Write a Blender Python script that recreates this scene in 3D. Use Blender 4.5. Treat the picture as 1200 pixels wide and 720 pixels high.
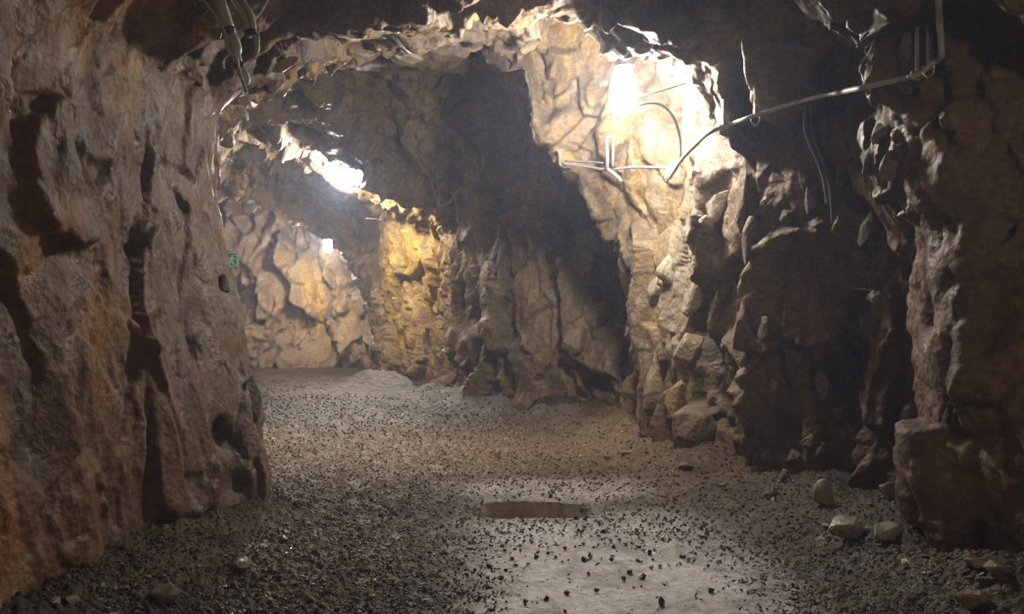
import bpy, bmesh, math, random
import numpy as np
from mathutils import Vector, Matrix
from mathutils.bvhtree import BVHTree

for o in list(bpy.data.objects):
    bpy.data.objects.remove(o)
S = bpy.context.scene
COL = S.collection
F = 1000.0            # focal length in pixels of the 1200 px wide frame
EYE = 1.5             # camera height above the tunnel floor

# ------------------------------------------------------------------ camera
cd = bpy.data.cameras.new('camera')
cam = bpy.data.objects.new('camera', cd)
COL.objects.link(cam)
cam.location = (0, 0, EYE)
cam.rotation_euler = (math.pi / 2, 0, 0)
cd.sensor_width = 36.0
cd.lens = 36.0 * F / 1200.0
cd.clip_start = 0.05
S.camera = cam

# ------------------------------------------------------------------ world, view, lamp powers
W = bpy.data.worlds.new('world')
S.world = W
W.use_nodes = True
W.node_tree.nodes['Background'].inputs[0].default_value = (0.5, 0.5, 0.6, 1)
W.node_tree.nodes['Background'].inputs[1].default_value = 0.0
S.view_settings.view_transform = 'Standard'
S.view_settings.look = 'None'
S.view_settings.exposure = 0.14
S.view_settings.gamma = 1.0
S.view_settings.use_curve_mapping = False
LAMP_NEAR, LAMP_MID, LAMP_FAR, LAMP_FILL = 330.0, 640.0, 520.0, 100.0   # emission strengths of the globes
COOL = (1.0, 0.93, 0.84)
WARM = (1.0, 0.80, 0.58)


def P(u, v, d):
    """Pixel of the 1200x720 frame at depth d metres -> world point."""
    return ((u - 600.0) * d / F, d, EYE + (360.0 - v) * d / F)


# ------------------------------------------------------------------ numpy noise
def hsh(ix, iy, iz, seed):
    h = (ix.astype(np.uint32) * np.uint32(374761393) + iy.astype(np.uint32) * np.uint32(668265263)
         + iz.astype(np.uint32) * np.uint32(2147483647) + np.uint32((seed * 974634777) & 0xffffffff))
    h = (h ^ (h >> np.uint32(13))) * np.uint32(1274126177)
    h = h ^ (h >> np.uint32(16))
    h = h * np.uint32(2246822519)
    return h ^ (h >> np.uint32(15))


def r01(h):
    return (h & np.uint32(0xffffff)).astype(np.float32) / np.float32(0xffffff)


def vnoise(p, seed):
    """smooth value noise in -1..1"""
    i = np.floor(p).astype(np.int64)
    f = (p - i).astype(np.float32)
    f = f * f * f * (f * (f * 6 - 15) + 10)
    out = 0
    for dx in (0, 1):
        wx = f[:, 0] if dx else 1 - f[:, 0]
        for dy in (0, 1):
            wy = f[:, 1] if dy else 1 - f[:, 1]
            for dz in (0, 1):
                wz = f[:, 2] if dz else 1 - f[:, 2]
                out = out + wx * wy * wz * r01(hsh(i[:, 0] + dx, i[:, 1] + dy, i[:, 2] + dz, seed))
    return out * 2 - 1


def fbm(p, seed, octaves=4, gain=0.5, ridged=False):
    a, s, t = 1.0, 0, 0
    for k in range(octaves):
        n = vnoise(p * (2.03 ** k) + 17.3 * k, seed + k)
        if ridged:
            n = 1 - 2 * np.abs(n)
        s = s + a * n
        t += a
        a *= gain
    return s / t


def facets(p, seed, k=48.0):
    """Worley cells: (soft tilt-plane height, edge distance, soft cell random)"""
    p = p.astype(np.float32)
    i = np.floor(p).astype(np.int64)
    n = len(p)
    d1 = np.full(n, 9e9, np.float32)
    d2 = np.full(n, 9e9, np.float32)
    sw = np.full(n, 1e-20, np.float32)
    sh = np.zeros(n, np.float32)
    sr = np.zeros(n, np.float32)
    for dx in (-1, 0, 1):
        for dy in (-1, 0, 1):
            for dz in (-1, 0, 1):
                cx, cy, cz = i[:, 0] + dx, i[:, 1] + dy, i[:, 2] + dz
                h = hsh(cx, cy, cz, seed)
                ex = p[:, 0] - (cx + r01(h)).astype(np.float32)
                ey = p[:, 1] - (cy + r01(h * np.uint32(747796405) + np.uint32(1))).astype(np.float32)
                ez = p[:, 2] - (cz + r01(h * np.uint32(277803737) + np.uint32(7))).astype(np.float32)
                d = ex * ex + ey * ey + ez * ez
                w = np.exp(-k * d)
                sw += w
                sh += w * (ex * (r01(h * np.uint32(2891336453)) * 2 - 1) + ey * (r01(h * np.uint32(1181783497)) * 2 - 1)
                           + ez * (r01(h * np.uint32(3266489917)) * 2 - 1))
                sr += w * r01(h * np.uint32(668265263) + np.uint32(3))
                d2 = np.minimum(d2, np.maximum(d, d1))
                d1 = np.minimum(d1, d)
    return sh / sw, np.sqrt(d2) - np.sqrt(d1), sr / sw


def sst(a, b, x):
    t = np.clip((x - a) / (b - a), 0, 1)
    return t * t * (3 - 2 * t)


# ------------------------------------------------------------------ materials
def mat(name):
    m = bpy.data.materials.new(name)
    m.use_nodes = True
    nt = m.node_tree
    return m, nt, nt.nodes['Principled BSDF']


def node(nt, t, **kw):
    n = nt.nodes.new(t)
    for k, v in kw.items():
        setattr(n, k, v)
    return n


def rock_material(name, rough=(0.42, 0.8), bump=0.6, spec=0.4, wet=0.0):
    m, nt, b = mat(name)
    L = nt.links.new
    at = node(nt, 'ShaderNodeAttribute', attribute_name='tint')
    tc = node(nt, 'ShaderNodeTexCoord')
    n1 = node(nt, 'ShaderNodeTexNoise')
    n1.inputs['Scale'].default_value = 22
    n1.inputs['Detail'].default_value = 6
    n1.inputs['Roughness'].default_value = 0.65
    L(tc.outputs['Object'], n1.inputs['Vector'])
    n2 = node(nt, 'ShaderNodeTexNoise')
    n2.inputs['Scale'].default_value = 5
    n2.inputs['Detail'].default_value = 5
    L(tc.outputs['Object'], n2.inputs['Vector'])
    r1 = node(nt, 'ShaderNodeMapRange')
    r1.inputs['From Min'].default_value = 0.3
    r1.inputs['From Max'].default_value = 0.7
    r1.inputs['To Min'].default_value = 0.55
    r1.inputs['To Max'].default_value = 1.3
    L(n1.outputs['Fac'], r1.inputs['Value'])
    mx = node(nt, 'ShaderNodeMix', data_type='RGBA', blend_type='MULTIPLY')
    mx.inputs['Factor'].default_value = 1.0
    L(at.outputs['Color'], mx.inputs['A'])
    L(r1.outputs['Result'], mx.inputs['B'])
    L(mx.outputs['Result'], b.inputs['Base Color'])
    r2 = node(nt, 'ShaderNodeMapRange')
    r2.inputs['From Min'].default_value = 0.35
    r2.inputs['From Max'].default_value = 0.65
    r2.inputs['To Min'].default_value = rough[0]
    r2.inputs['To Max'].default_value = rough[1]
    L(n2.outputs['Fac'], r2.inputs['Value'])
    L(r2.outputs['Result'], b.inputs['Roughness'])
    b.inputs['Specular IOR Level'].default_value = spec
    vo = node(nt, 'ShaderNodeTexVoronoi')
    vo.inputs['Scale'].default_value = 26
    L(tc.outputs['Object'], vo.inputs['Vector'])
    ad = node(nt, 'ShaderNodeMath', operation='MULTIPLY_ADD')
    ad.inputs[1].default_value = 0.4
    L(vo.outputs['Distance'], ad.inputs[0])
    L(n1.outputs['Fac'], ad.inputs[2])
    bp = node(nt, 'ShaderNodeBump')
    bp.inputs['Strength'].default_value = bump
    bp.inputs['Distance'].default_value = 0.03
    L(ad.outputs[0], bp.inputs['Height'])
    L(bp.outputs['Normal'], b.inputs['Normal'])
    return m


def plain(name, color, rough=0.5, metal=0.0, noise=0.25, scale=30):
    m, nt, b = mat(name)
    L = nt.links.new
    n = node(nt, 'ShaderNodeTexNoise')
    n.inputs['Scale'].default_value = scale
    n.inputs['Detail'].default_value = 4
    tc = node(nt, 'ShaderNodeTexCoord')
    L(tc.outputs['Object'], n.inputs['Vector'])
    r = node(nt, 'ShaderNodeMix', data_type='RGBA')
    r.inputs['A'].default_value = tuple(c * (1 - noise) for c in color) + (1,)
    r.inputs['B'].default_value = tuple(min(1, c * (1 + noise)) for c in color) + (1,)
    L(n.outputs['Fac'], r.inputs['Factor'])
    L(r.outputs['Result'], b.inputs['Base Color'])
    b.inputs['Roughness'].default_value = rough
    b.inputs['Metallic'].default_value = metal
    return m


def glow(name, color, strength):
    m, nt, b = mat(name)
    b.inputs['Base Color'].default_value = (0.8, 0.8, 0.8, 1)
    b.inputs['Emission Color'].default_value = color + (1,)
    b.inputs['Emission Strength'].default_value = strength
    return m


M_ROCK = rock_material('rock', rough=(0.32, 0.8), bump=0.5, spec=0.5)
M_WALLWET = M_ROCK
M_FLOOR = rock_material('wet_floor', rough=(0.4, 0.65), bump=0.7, spec=0.55)
def wet_mix(m):
    nt = m.node_tree
    b = nt.nodes['Principled BSDF']
    src = b.inputs['Roughness'].links[0].from_socket
    at = node(nt, 'ShaderNodeAttribute', attribute_name='wet')
    mx = node(nt, 'ShaderNodeMix', data_type='FLOAT')
    nt.links.new(at.outputs['Fac'], mx.inputs['Factor'])
    nt.links.new(src, mx.inputs['A'])
    mx.inputs['B'].default_value = 0.42
    nt.links.new(mx.outputs['Result'], b.inputs['Roughness'])
    sp = node(nt, 'ShaderNodeMath', operation='MULTIPLY_ADD')
    nt.links.new(at.outputs['Fac'], sp.inputs[0])
    sp.inputs[1].default_value = 0.7
    sp.inputs[2].default_value = 0.3
    nt.links.new(sp.outputs[0], b.inputs['Specular IOR Level'])
wet_mix(M_FLOOR)
M_GRAVEL = rock_material('gravel', rough=(0.12, 0.5), bump=0.2, spec=0.45)
M_STEEL = plain('galvanised_steel', (0.42, 0.42, 0.42), 0.4, 0.5)
M_DARK = plain('dark_steel', (0.06, 0.06, 0.06), 0.5, 0.4)
M_CABLE = plain('grey_cable', (0.34, 0.32, 0.30), 0.45)
M_BLACKCABLE = plain('black_cable', (0.05, 0.05, 0.05), 0.45)
M_WHITE = plain('white_plastic', (0.75, 0.72, 0.66), 0.45)
M_YELLOW = plain('yellowed_plastic', (0.62, 0.55, 0.25), 0.5)
M_PIPE = plain('grey_pipe', (0.24, 0.23, 0.22), 0.45)
M_HOSE = plain('pale_hose', (0.5, 0.48, 0.46), 0.42)


# ------------------------------------------------------------------ object helpers
def link(name, me, m=None, parent=None, smooth=False):
    if m is not None:
        me.materials.append(m)
    if smooth:
        me.shade_smooth()
    o = bpy.data.objects.new(name, me)
    COL.objects.link(o)
    if parent is not None:
        o.parent = parent
    return o


def tag(o, label=None, cat=None, group=None, kind=None):
    if label: o['label'] = label
    if cat: o['category'] = cat
    if group: o['group'] = group
    if kind: o['kind'] = kind
    return o


def empty(name, loc=(0, 0, 0), label=None, cat=None, group=None):
    o = bpy.data.objects.new(name, None)
    COL.objects.link(o)
    o.location = loc
    o.empty_display_size = 0.1
    return tag(o, label, cat, group)


def np_mesh(name, verts, faces, tint=None):
    """verts (n,3), faces (m,3|4) -> mesh with an optional colour attribute"""
    me = bpy.data.meshes.new(name)
    verts = np.ascontiguousarray(verts, np.float32)
    faces = np.ascontiguousarray(faces, np.int32)
    k = faces.shape[1]
    me.vertices.add(len(verts))
    me.vertices.foreach_set('co', verts.ravel())
    me.loops.add(faces.size)
    me.loops.foreach_set('vertex_index', faces.ravel())
    me.polygons.add(len(faces))
    me.polygons.foreach_set('loop_start', np.arange(0, faces.size, k, dtype=np.int32))
    me.update(calc_edges=True)
    if tint is not None:
        a = me.attributes.new('tint', 'FLOAT_COLOR', 'POINT')
        c = np.ones((len(verts), 4), np.float32)
        c[:, :3] = tint
        a.data.foreach_set('color', c.ravel())
    return me


def tube_mesh(name, pts, r, sides=8, smooth_n=6):
    """round tube along a smoothed polyline, r a number or one radius per point"""
    pts = [Vector(p) for p in pts]
    rs = [r] * len(pts) if not hasattr(r, '__len__') else list(r)
    if len(pts) > 2 and smooth_n > 1:
        out, ro = [], []
        for i in range(len(pts) - 1):
            p0, p1, p2, p3 = pts[max(i - 1, 0)], pts[i], pts[i + 1], pts[min(i + 2, len(pts) - 1)]
            for k in range(smooth_n):
                t = k / smooth_n
                out.append(0.5 * ((2 * p1) + (p2 - p0) * t + (2 * p0 - 5 * p1 + 4 * p2 - p3) * t * t
                                  + (3 * p1 - p0 - 3 * p2 + p3) * t ** 3))
                ro.append(rs[i] + (rs[i + 1] - rs[i]) * t)
        out.append(pts[-1]); ro.append(rs[-1])
        pts, rs = out, ro
    bm = bmesh.new()
    rings = []
    up = Vector((0.31, 0.2, 0.93)).normalized()
    for i, p in enumerate(pts):
        t = (pts[min(i + 1, len(pts) - 1)] - pts[max(i - 1, 0)]).normalized()
        a = t.cross(up)
        if a.length < 1e-3:
            a = t.cross(Vector((1, 0, 0)))
        a.normalize()
        b = t.cross(a)
        rings.append([bm.verts.new(p + (a * math.cos(q) + b * math.sin(q)) * rs[i])
                      for q in (2 * math.pi * k / sides for k in range(sides))])
    for A, B in zip(rings, rings[1:]):
        for k in range(sides):
            bm.faces.new((A[k], A[(k + 1) % sides], B[(k + 1) % sides], B[k]))
    bm.faces.new(rings[0]); bm.faces.new(rings[-1][::-1])
    bmesh.ops.recalc_face_normals(bm, faces=bm.faces)
    me = bpy.data.meshes.new(name)
    bm.to_mesh(me); bm.free()
    return me


def box_mesh(name, size, bevel=0.0, center=(0, 0, 0)):
    bm = bmesh.new()
    bmesh.ops.create_cube(bm, size=1)
    bmesh.ops.scale(bm, vec=size, verts=bm.verts)
    bmesh.ops.translate(bm, vec=center, verts=bm.verts)
    if bevel:
        bmesh.ops.bevel(bm, geom=list(bm.edges), offset=bevel, segments=2, affect='EDGES')
    me = bpy.data.meshes.new(name)
    bm.to_mesh(me); bm.free()
    return me


def lathe_mesh(name, prof, n=20):
    """profile of (radius, z)"""
    bm = bmesh.new()
    rings = []
    for r, z in prof:
        rings.append([bm.verts.new((max(r, 1e-4) * math.cos(2 * math.pi * k / n), max(r, 1e-4) * math.sin(2 * math.pi * k / n), z)) for k in range(n)])
    for A, B in zip(rings, rings[1:]):
        for k in range(n):
            bm.faces.new((A[k], A[(k + 1) % n], B[(k + 1) % n], B[k]))
    bm.faces.new(rings[0][::-1]); bm.faces.new(rings[-1])
    bmesh.ops.recalc_face_normals(bm, faces=bm.faces)
    me = bpy.data.meshes.new(name)
    bm.to_mesh(me); bm.free()
    return me


def stone_mesh(name, seed, size, tint, bevel=True, n=16):
    rng = random.Random(seed)
    bm = bmesh.new()
    for _ in range(n):
        v = Vector((rng.gauss(0, 1), rng.gauss(0, 1), rng.gauss(0, 1))).normalized() * rng.uniform(.85, 1.0)
        bm.verts.new((v.x * size[0] / 2, v.y * size[1] / 2, v.z * size[2] / 2))
    r = bmesh.ops.convex_hull(bm, input=bm.verts)
    bmesh.ops.delete(bm, geom=[g for g in set(r['geom_interior'] + r['geom_unused']) if isinstance(g, bmesh.types.BMVert)], context='VERTS')
    if bevel:
        bmesh.ops.bevel(bm, geom=list(bm.edges), offset=min(size) * .06, segments=1, affect='EDGES')
    me = bpy.data.meshes.new(name); bm.to_mesh(me); bm.free()
    a = me.attributes.new('tint', 'FLOAT_COLOR', 'POINT')
    a.data.foreach_set('color', np.tile(np.array(list(tint) + [1], np.float32), len(me.vertices)))
    return me

# ------------------------------------------------------------------ THE TUNNEL (control net of cross-sections)
# 17 points each: 0 buried, 1 base .. 5 shoulder of the left wall, 6-9 roof, 10 shoulder .. 15 base of the right wall, 16 buried
def ring(y, xl, zl, roof, xr, zr):
    L = [(xl[0] - .1, y, -.5)] + [(x, y, z) for x, z in zip(xl, zl)]
    R = [(x, y, z) for x, z in zip(xr, zr)] + [(xr[-1] + .1, y, -.5)]
    return L + [(x, y, z) for x, z in roof] + R

ZL = (-.05, .6, 1.4, 2.3, 3.1)
ZR = (3.1, 2.7, 2.0, 1.2, .5, -.05)
def px(*pts):
    return [P(*p) for p in pts]

NET, CNT = [], []
def station(pts, n):
    assert len(pts) == 17, len(pts)
    NET.append(pts); CNT.append(n)          # n = subdivisions up to the next station

def left(y, xs, zs=ZL):
    return [(xs[0] - .1, y, -.5)] + [(x, y, z) for x, z in zip(xs, zs)]

def right(y, xs, zs=ZR):
    return [(x, y, z) for x, z in zip(xs, zs)] + [(xs[-1] + .1, y, -.5)]

def roof(y, *xz):
    return [(x, y, z) for x, z in xz]

def basept(p):
    return [(p[0] + .1, p[1] + .05, -.5)]

# behind and beside the camera
station(left(-5, (-2.3, -2.5, -2.6, -2.6, -2.3)) + roof(-5, (-1.6, 3.7), (-.6, 3.95), (.6, 3.95), (1.6, 3.7)) + right(-5, (2.4, 2.6, 2.7, 2.7, 2.6, 2.5)), 24)
station(left(0, (-2.3, -2.5, -2.6, -2.6, -2.3)) + roof(0, (-1.6, 3.7), (-.6, 3.95), (.6, 3.95), (1.6, 3.7)) + right(0, (3.0, 3.2, 3.3, 3.2, 3.1, 3.0)), 40)
station(left(3.4, (-2.25, -2.3, -2.4, -2.4, -2.3)) + roof(3.4, (-1.5, 3.6), (-.6, 3.85), (.6, 3.9), (1.6, 3.7)) + right(3.4, (3.1, 3.3, 3.4, 3.3, 3.2, 3.0)), 74)
# D: edge of the near right-hand block
D_R = px((1075, -10, 4.8), (1102, 110, 4.8), (1130, 255, 4.8), (1098, 400, 4.8), (1072, 520, 4.9), (1072, 650, 5.2))
station(left(4.7, (-2.25, -2.25, -2.25, -2.3, -2.3)) + roof(4.8, (-1.6, 3.5), (-.6, 3.8), (.6, 3.85), (1.6, 3.7)) + D_R + basept(D_R[-1]), 64)
# E: recess behind it
station(left(5.5, (-2.05, -2.1, -2.2, -2.3, -2.3)) + roof(5.6, (-1.6, 3.45), (-.7, 3.75), (.4, 3.8), (1.5, 3.65)) + right(5.7, (2.4, 2.65, 3.0, 2.95, 2.8, 2.6)), 76)
# F: end of the left wall
F_L = px((311, 605, 6.2), (309, 500, 6.3), (286, 365, 6.4), (248, 235, 6.5), (252, 120, 6.5))
station([(F_L[0][0] - .1, 6.2, -.5)] + F_L + px((320, 45, 6.4), (430, 5, 6.3), (560, -8, 6.2), (720, 5, 6.2)) + right(6.4, (2.05, 2.15, 2.6, 2.7, 2.5, 2.3)), 50)
# G: roof lip in front of the near lamp
station(left(6.9, (-2.6, -2.6, -2.6, -2.6, -2.5)) + px((330, 62, 6.9), (450, 22, 6.9), (570, 5, 6.9), (690, 18, 6.9)) +
        px((805, 88, 6.9)) + right(6.85, (1.85, 1.9, 2.2, 2.2, 2.1), (2.7, 2.0, 1.2, .5, -.05)), 34)
# H: lit crest of the right wall, roof pocket of the near lamp
H_R = px((832, 92, 7.9), (838, 160, 7.6), (838, 250, 7.25), (838, 335, 7.2), (815, 440, 7.6), (800, 540, 8.0))
station(left(7.6, (-3.6, -3.6, -3.6, -3.6, -3.4)) + px((320, 70, 7.6), (440, 40, 7.6), (570, 5, 7.7), (700, -25, 7.9)) + H_R + basept(H_R[-1]), 40)
# I: buttress face below the lamp, roof falling behind it
I_R = px((760, 120, 9.0), (768, 190, 8.8), (776, 250, 8.4), (782, 330, 8.2), (772, 440, 8.4), (765, 525, 8.9))
station(left(8.4, (-3.7, -3.7, -3.7, -3.7, -3.5)) + px((310, 78, 8.5), (430, 58, 8.7), (560, 40, 8.9), (670, 45, 9.0)) + I_R + basept(I_R[-1]), 44)
# J: silhouette of the ridge behind the lamp
J_R = px((640, 182, 9.5), (688, 232, 9.5), (724, 288, 9.5), (748, 350, 9.4), (752, 440, 9.4), (745, 512, 9.8))
station(left(9.3, (-3.55, -3.55, -3.55, -3.55, -3.5)) + px((285, 92, 9.2), (420, 72, 9.3), (588, 72, 9.4), (612, 128, 9.5)) + J_R + basept(J_R[-1]), 30)
# K: wide dark bay behind the ridge
station(left(10.2, (-4.4, -4.4, -4.4, -4.4, -4.2)) + roof(10.3, (-2.8, 4.7), (-1.4, 4.9), (.2, 4.8), (1.2, 4.5)) + right(10.4, (1.7, 2.0, 1.95, 1.85, 1.5, 1.2), (4.0, 3.0, 2.1, 1.3, .6, -.05)), 40)
# L
L_R = [(1.1, 11.2, 4.0)] + px((738, 190, 11.3), (738, 300, 11.3), (732, 375, 11.2), (712, 440, 11.1), (690, 494, 11.2))
station(left(11.2, (-4.8, -4.8, -4.8, -4.8, -4.6)) + roof(11.1, (-3.0, 4.6), (-1.6, 4.7), (-.5, 4.7), (.4, 4.5)) + L_R + basept(L_R[-1]), 44)
# M: wall of the bay facing the camera
M_R = px((585, 80, 12.0), (620, 150, 12.0), (622, 280, 11.9), (622, 370, 11.8), (612, 435, 11.8), (600, 488, 11.8))
station(left(12.3, (-5.2, -5.2, -5.2, -5.2, -5.0)) + px((230, 105, 12), (340, 95, 12), (430, 75, 12), (510, 65, 12)) + M_R + basept(M_R[-1]), 44)
# N
N_R = px((515, 170, 13.2), (548, 210, 13.2), (556, 285, 13.1), (560, 360, 13.0), (555, 425, 13.0), (540, 474, 13.2))
station(left(13.4, (-5.6, -5.6, -5.6, -5.6, -5.4)) + px((235, 145, 13.2), (325, 146, 13.2), (400, 150, 13.2), (455, 150, 13.2)) + N_R + basept(N_R[-1]), 40)
# O: corner of the yellow wall and the dark roof lip in front of the middle lamp
O_R = px((452, 246, 13.9), (533, 264, 13.9), (540, 325, 14.0), (539, 385, 14.1), (532, 425, 14.2), (515, 463, 14.3))
station(left(14.0, (-5.9, -5.9, -5.9, -5.9, -5.8)) + px((245, 148, 13.9), (318, 160, 13.9), (378, 186, 13.9), (424, 212, 13.9)) + O_R + basept(O_R[-1]), 26)
# O2: roof pocket of the middle lamp
station(left(14.7, (-6.0, -6.0, -6.0, -6.0, -5.9)) + roof(14.7, (-5.0, 4.7), (-4.1, 4.65), (-3.3, 4.45), (-2.5, 4.0)) +
        [(-1.9, 14.7, 3.5)] + px((526, 258, 14.7), (528, 325, 14.8), (527, 385, 14.8), (520, 425, 14.8), (505, 460, 14.8)) + basept(P(505, 460, 14.8)), 28)
# O3: lit roof lip behind it
O3_R = px((432, 236, 15.4), (508, 257, 15.3), (510, 322, 15.3), (510, 383, 15.3), (504, 422, 15.3), (490, 457, 15.3))
station(left(15.3, (-6.2, -6.2, -6.2, -6.2, -6.1)) + px((245, 186, 15.4), (305, 184, 15.4), (350, 193, 15.4), (392, 214, 15.4)) + O3_R + basept(O3_R[-1]), 22)
# P
P_R = px((440, 238, 15.9), (485, 255, 15.9), (490, 320, 15.9), (490, 380, 15.9), (484, 420, 15.9), (472, 454, 15.9))
station(left(16, (-6.4, -6.4, -6.4, -6.4, -6.2)) + roof(15.9, (-5.2, 4.6), (-4.5, 4.7), (-3.6, 4.5), (-3.0, 4.1)) + P_R + basept(P_R[-1]), 30)
# Q: far edge of the yellow wall
Q_R = px((418, 245, 17.2), (436, 265, 17.2), (437, 320, 17.2), (437, 370, 17.2), (436, 410, 17.2), (432, 446, 17.2))
station(left(17.2, (-6.8, -6.8, -6.8, -6.8, -6.6)) + roof(17.2, (-5.8, 4.4), (-5.0, 4.4), (-4.2, 4.2), (-3.6, 3.9)) + Q_R + basept(Q_R[-1]), 24)
# R: notch
station(left(18, (-7.2, -7.2, -7.2, -7.2, -7.0)) + roof(18, (-6.2, 4.0), (-5.2, 3.9), (-4.3, 3.7), (-3.7, 3.4)) + right(18, (-3.1, -2.8, -2.7, -2.7, -2.7, -2.6)), 24)
# S: dark arch in front of the far chamber
S_R = px((404, 322, 18.8), (412, 345, 18.8), (420, 368, 18.8), (427, 392, 18.8), (432, 415, 18.8), (437, 440, 18.8))
station(left(18.8, (-7.4, -7.4, -7.4, -7.4, -7.2)) + px((258, 238, 18.8), (312, 246, 18.8), (360, 268, 18.8), (390, 298, 18.8)) + S_R + basept(S_R[-1]), 26)
# T, U: far chamber
station(left(19.8, (-8.4, -8.6, -8.8, -8.8, -8.6)) + roof(19.8, (-7.4, 4.6), (-6.0, 5.0), (-4.5, 5.0), (-3.2, 4.6)) + right(19.8, (-2.4, -2.2, -2.1, -2.1, -2.1, -2.1), (3.8, 3.0, 2.1, 1.3, .6, -.05)), 24)
station(left(21.6, (-8.6, -8.8, -9.0, -9.0, -8.8)) + roof(21.6, (-7.4, 4.6), (-6.0, 5.0), (-4.5, 5.0), (-3.2, 4.6)) + right(21.6, (-2.4, -2.2, -2.1, -2.1, -2.1, -2.1), (3.8, 3.0, 2.1, 1.3, .6, -.05)), 0)

NET = np.array(NET, np.float64)                       # (stations, 17, 3)
SEG = [6, 44, 58, 60, 56, 40, 54, 60, 54, 46, 36, 56, 62, 60, 50, 6]


def upsample(a, counts, axis):
    a = np.moveaxis(a, axis, 0)
    out, knots = [], [0]
    for i, n in enumerate(counts):
        t = (np.arange(n) / n).reshape((-1,) + (1,) * (a.ndim - 1))
        out.append(a[i] * (1 - t) + a[i + 1] * t)
        knots.append(knots[-1] + n)
    out.append(a[-1:])
    return np.moveaxis(np.concatenate(out, 0), 0, axis), knots


def blur(a, axis, n, times=2):
    a = np.moveaxis(a, axis, 0)
    for _ in range(times):
        k = 2 * n + 1
        pad = np.concatenate([np.repeat(a[:1], n, 0), a, np.repeat(a[-1:], n, 0)], 0)
        c = np.concatenate([np.zeros_like(pad[:1]), np.cumsum(pad, 0)], 0)
        a = (c[k:] - c[:-k]) / k
    return np.moveaxis(a, 0, axis)


G, _ = upsample(NET, CNT[:-1], 0)
G, sk = upsample(G, SEG, 1)
G = blur(G, 0, 5, 2)
G = blur(G, 1, 9, 2)
NT, NS = G.shape[:2]


def grid_normals(G):
    a = np.gradient(G, axis=0)
    b = np.gradient(G, axis=1)
    n = np.cross(b, a)
    return n / (np.linalg.norm(n, axis=2, keepdims=True) + 1e-9)


def rock_relief(p, seed=0, amp=1.0, calm=0.0):
    """fractured-rock displacement in metres along the normal"""
    w = np.stack([fbm(p * 0.9, 5 + seed, 3), fbm(p * 0.9, 25 + seed, 3), fbm(p * 0.9, 45 + seed, 3)], 1)
    an = np.array([1.0, 1.0, 0.5])
    h1, e1, r1 = facets((p + w * 0.5) * an / 0.85, 1 + seed)
    h2, e2, r2 = facets((p + w * 0.20) * an / 0.34, 2 + seed)
    h3, e3, r3 = facets((p + w * 0.08) * an / 0.13, 3 + seed)
    rough = sst(-0.25, 0.35, fbm(p * 0.8, 90 + seed, 3)) * (1 - 0.75 * calm)     # where the rock is broken rather than smooth
    d = (0.30 * h1 + 0.20 * (r1 - .5)) * (1 - 0.7 * calm)
    d += (0.45 + 0.55 * rough) * (0.18 * h2 + 0.11 * (r2 - .5)) * (1 - 0.45 * calm)
    d += (0.35 + 0.65 * rough) * (0.07 * h3 + 0.036 * (r3 - .5)) * (1 - 0.5 * calm)
    d -= 0.045 * (1 - sst(0.0, 0.09, e1)) * rough * (1 - calm)
    d -= 0.02 * (1 - sst(0.0, 0.12, e2)) * rough
    d += (0.05 * fbm(p * 2.2, 60 + seed, 4) + 0.016 * fbm(p * 11, 70 + seed, 3, 0.6)) * (1 - 0.6 * calm)
    fold = fbm(p * np.array([1.2, 1.2, 0.36]) + np.stack([p[:, 2] * .3] * 3, 1) * np.array([0, 1, 0]), 75 + seed, 4, 0.55, True)
    d += calm * 0.09 * fold + (1 - calm) * 0.03 * fold
    return d * amp, r1, r2, rough, np.minimum(e1 * 1.6, np.where(rough > .25, e2, 9))


N0 = grid_normals(G)
pts = G.reshape(-1, 3)
calm = np.clip(sst(-1.6, -2.1, pts[:, 0]) * sst(7.0, 6.3, pts[:, 1]) * sst(3.6, 2.9, pts[:, 2]), 0, 1)
disp, c1, c2, brk, e2 = rock_relief(pts, 0, 1.0, calm)
cen = np.array([[0.2, 0, 0]])
# the normal must point into the tunnel
mid = G.mean(axis=1, keepdims=True)
sign = np.sign(((mid - G) * N0).sum(2).mean())
N0 = N0 * sign
baseamp = np.ones(NT)
disp = disp * (1 - 0.6 * np.exp(-((pts[:, 1] - 6.45) / .3) ** 2) * sst(-1.4, -1.7, pts[:, 0]) * sst(3.4, 3.0, pts[:, 2]))
DISP = disp.reshape(NT, NS)
V = G + N0 * DISP[..., None]

# ---- albedo of the rock
SLATE = np.array([0.115, 0.10, 0.095]); BROWN = np.array([0.22, 0.15, 0.092]); TAN = np.array([0.33, 0.24, 0.145])
OCHRE = np.array([0.46, 0.29, 0.075]); RUST = np.array([0.30, 0.115, 0.035]); CREAM = np.array([0.56, 0.49, 0.37])
EARTH = np.array([0.20, 0.125, 0.07])


def lerp(a, b, t):
    return a * (1 - t[:, None]) + b * t[:, None]


def blob(p, c, r):
    d = (p - np.array(c)) / np.array(r)
    return np.exp(-(d * d).sum(1))


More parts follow.
